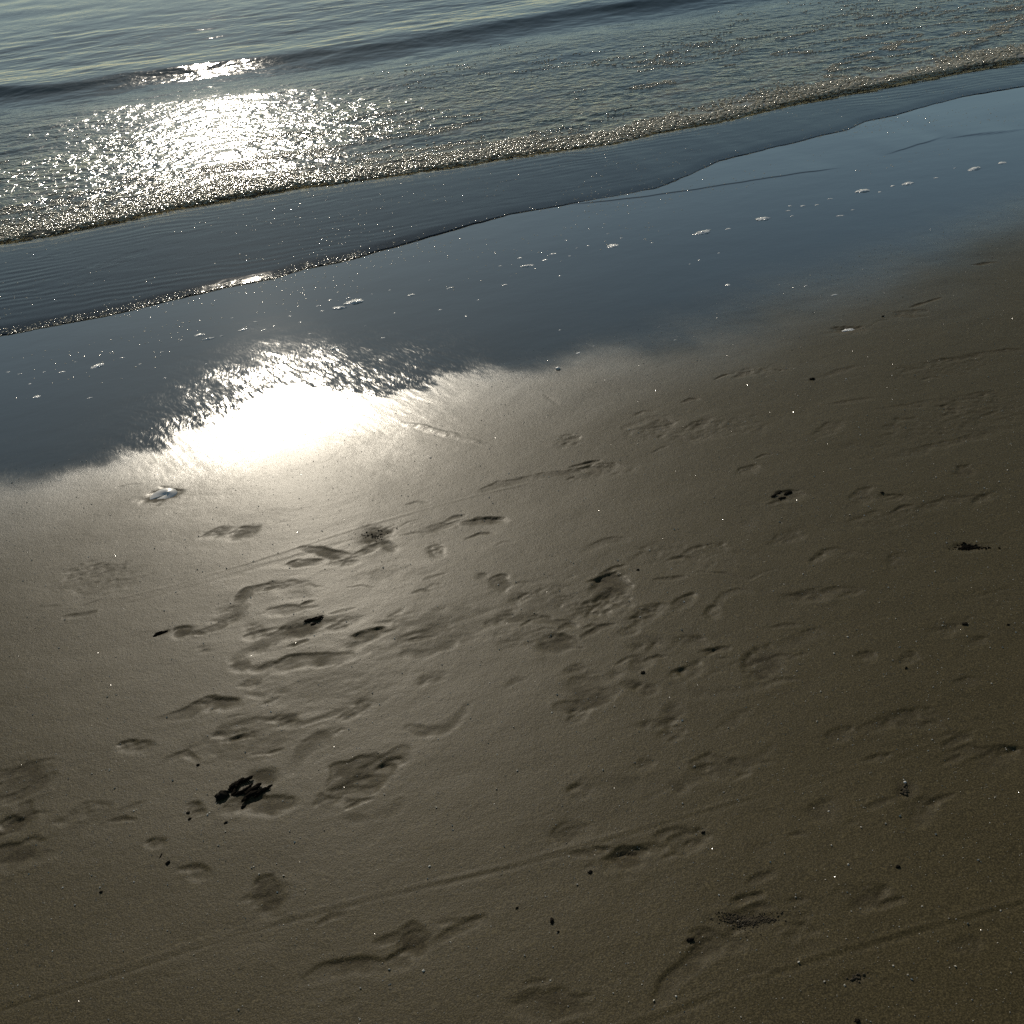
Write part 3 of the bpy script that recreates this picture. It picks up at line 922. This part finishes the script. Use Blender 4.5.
o = make_shell()
place(o, 163, 496, 13, SHORE + .25, .06)
o.rotation_euler = (rad(8), rad(-4), SHORE + .25)
tag(o, 'white clam shell lying on the glinting sand at the left, below the wet edge', 'shell')

# ------------------------------------------------------------------ flecks of foam left on the wet sand
FLECKS = [
    (200, 335, 7, 'small white foam fleck, upper of a touching pair left of the sun glare'),
    (208, 339, 7, 'bright white foam fleck, lower of a touching pair left of the sun glare'),
    (340, 308, 10, 'long ragged white foam patch, left half, above the sun glare'),
    (356, 302, 13, 'long ragged white foam patch, right half, above the sun glare'),
    (243, 330, 7, 'flat foam fleck between the touching pair and the ragged patch'),
    (98, 366, 9, 'largest white foam fleck near the left edge of the wet sand'),
    (334, 348, 7, 'white foam fleck just above the top of the sun glare'),
    (527, 266, 9, 'white foam fleck in the foam line, left end of the centre'),
    (505, 285, 4, 'round bright foam dot below the foam line at the centre'),
    (613, 246, 9, 'narrow foam streak in the line between the two round flecks'),
    (702, 233, 12, 'long narrow foam streak in the middle of the foam line'),
    (764, 219, 11, 'foam streak with a bright middle, right of the long narrow one'),
    (864, 191, 11, 'foam streak at the left start of the right hand foam row'),
    (908, 184, 10, 'foam streak in the middle of the right hand foam row'),
    (975, 169, 13, 'foam streak forming the bent end of the right hand foam row'),
    (1003, 163, 7, 'outermost foam fleck of the row at the right edge'),
    (848, 329, 9, 'faint pale foam fleck beside a wet print at upper right'),
]
SMALL = [(20, 374, 3), (37, 397, 5), (62, 372, 4), (44, 372, 2), (90, 398, 4), (122, 358, 3), (162, 352, 2.5), (165, 378, 2), (255, 322, 3),
         (264, 330, 4), (290, 316, 2.5), (300, 322, 2), (318, 306, 3), (372, 294, 2), (383, 338, 2.5), (395, 313, 2), (412, 295, 5), (440, 310, 3),
         (450, 288, 5), (466, 316, 2), (500, 266, 2.5), (520, 258, 3), (545, 260, 4), (553, 254, 4), (570, 256, 2), (577, 248, 2), (588, 246, 2.5),
         (566, 240, 2), (608, 234, 2), (621, 238, 2), (560, 276, 2), (699, 260, 2), (652, 243, 2), (690, 264, 1.5), (719, 253, 2), (788, 211, 4),
         (803, 206, 4), (817, 205, 4), (830, 199, 4), (790, 206, 3), (792, 216, 3), (840, 216, 5), (853, 210, 3), (893, 186, 4), (936, 178, 4),
         (955, 168, 3), (880, 192, 3), (728, 229, 4), (330, 300, 3), (322, 311, 3), (348, 298, 3), (222, 336, 3), (216, 300, 2), (150, 318, 2),
         (806, 286, 3), (728, 285, 4), (834, 295, 5), (560, 330, 2), (675, 340, 2), (578, 353, 3), (594, 346, 2), (60, 480, 2),
         (478, 300, 2), (430, 280, 2), (390, 290, 1.6), (365, 326, 1.6), (310, 334, 2.4), (274, 326, 2), (232, 318, 1.6), (182, 340, 2.4),
         (140, 364, 2), (112, 352, 1.6), (76, 362, 2), (30, 384, 2), (8, 372, 2.4), (206, 364, 1.6)]


def fleck_mesh(seed):
    rs = np.random.default_rng(seed)
    VV, FF, n = [], [], 0
    k = int(rs.integers(7, 13))
    for q in range(k):
        V0, F0 = ICO2
        c = np.array([np.clip(rs.normal(0, .36), -.7, .7), np.clip(rs.normal(0, .13), -.25, .25), 0]) * (q > 0)
        s = rs.uniform(.2, .42) * (1 - .4 * abs(c[0])) + (.2 if q == 0 else 0)
        vv = V0 * np.array([s * 1.2, s, s * .22])
        vv[:, 2] = np.maximum(vv[:, 2], -.02)
        vv *= (1 + .55 * fbm(V0[:, 0] * 2.6 + q, V0[:, 1] * 2.6, seed + q, 3))[:, None]
        VV.append(vv + c)
        FF.append(F0 + n)
        n += len(V0)
    o = mesh_object('foam_fleck', np.concatenate(VV), np.concatenate(FF), MAT_FLECK, True)
    return o


protos = [fleck_mesh(400 + k) for k in range(9)]
used = [False] * 9
for i, (x, y, s, lab) in enumerate([(*q, None) for q in SMALL] + [q for q in FLECKS]):
    k = i % 9
    if used[k]:
        o = protos[k].copy()
        COL.objects.link(o)
    else:
        o = protos[k]
        used[k] = True
    place(o, x, y, s * .85, SHORE + random.uniform(-.25, .25), 0.0, True)
    o.scale.y *= random.uniform(.55, 1.1)
    tag(o, lab or 'tiny white foam dot scattered on the smooth wet sand', 'foam', 'foam flecks along the swash line')

# ------------------------------------------------------------------ light
w = bpy.data.worlds.new('World')
SC.world = w
w.use_nodes = True
nt = w.node_tree
sky = nt.nodes.new('ShaderNodeTexSky')
sky.sky_type = 'NISHITA'
sky.sun_disc = False
sky.sun_elevation = SUN_EL
sky.sun_rotation = SUN_AZ
sky.air_density, sky.dust_density, sky.ozone_density = .75, 0.12, 1.3
tint = nt.nodes.new('ShaderNodeMix')
tint.data_type, tint.blend_type = 'RGBA', 'MULTIPLY'
tint.inputs[0].default_value = 1.0
tint.inputs[7].default_value = (1.0, 1.0, .83, 1)      # white-balance tint: takes some blue out of the sky
nt.links.new(sky.outputs[0], tint.inputs[6])
nt.links.new(tint.outputs[2], nt.nodes['Background'].inputs[0])
nt.nodes['Background'].inputs[1].default_value = .094

sun = bpy.data.lights.new('sun', 'SUN')
sun.energy = 4.2
sun.angle = rad(.53)
sun.color = (1.0, .905, .75)
so = bpy.data.objects.new('sun', sun)
COL.objects.link(so)
sd = Vector((math.sin(SUN_AZ) * math.cos(SUN_EL), math.cos(SUN_AZ) * math.cos(SUN_EL), math.sin(SUN_EL)))
so.rotation_euler = sd.to_track_quat('Z', 'Y').to_euler()
so.location = sd * 50

SC.view_settings.view_transform = 'Standard'
SC.view_settings.look = 'None'
SC.view_settings.exposure = -.65
SC.view_settings.gamma = 1
SC.cycles.use_denoising = False
SC.cycles.use_adaptive_sampling = False
SC.cycles.sample_clamp_direct = 0
SC.cycles.sample_clamp_indirect = 4
SC.cycles.max_bounces = 6
SC.cycles.transparent_max_bounces = 12
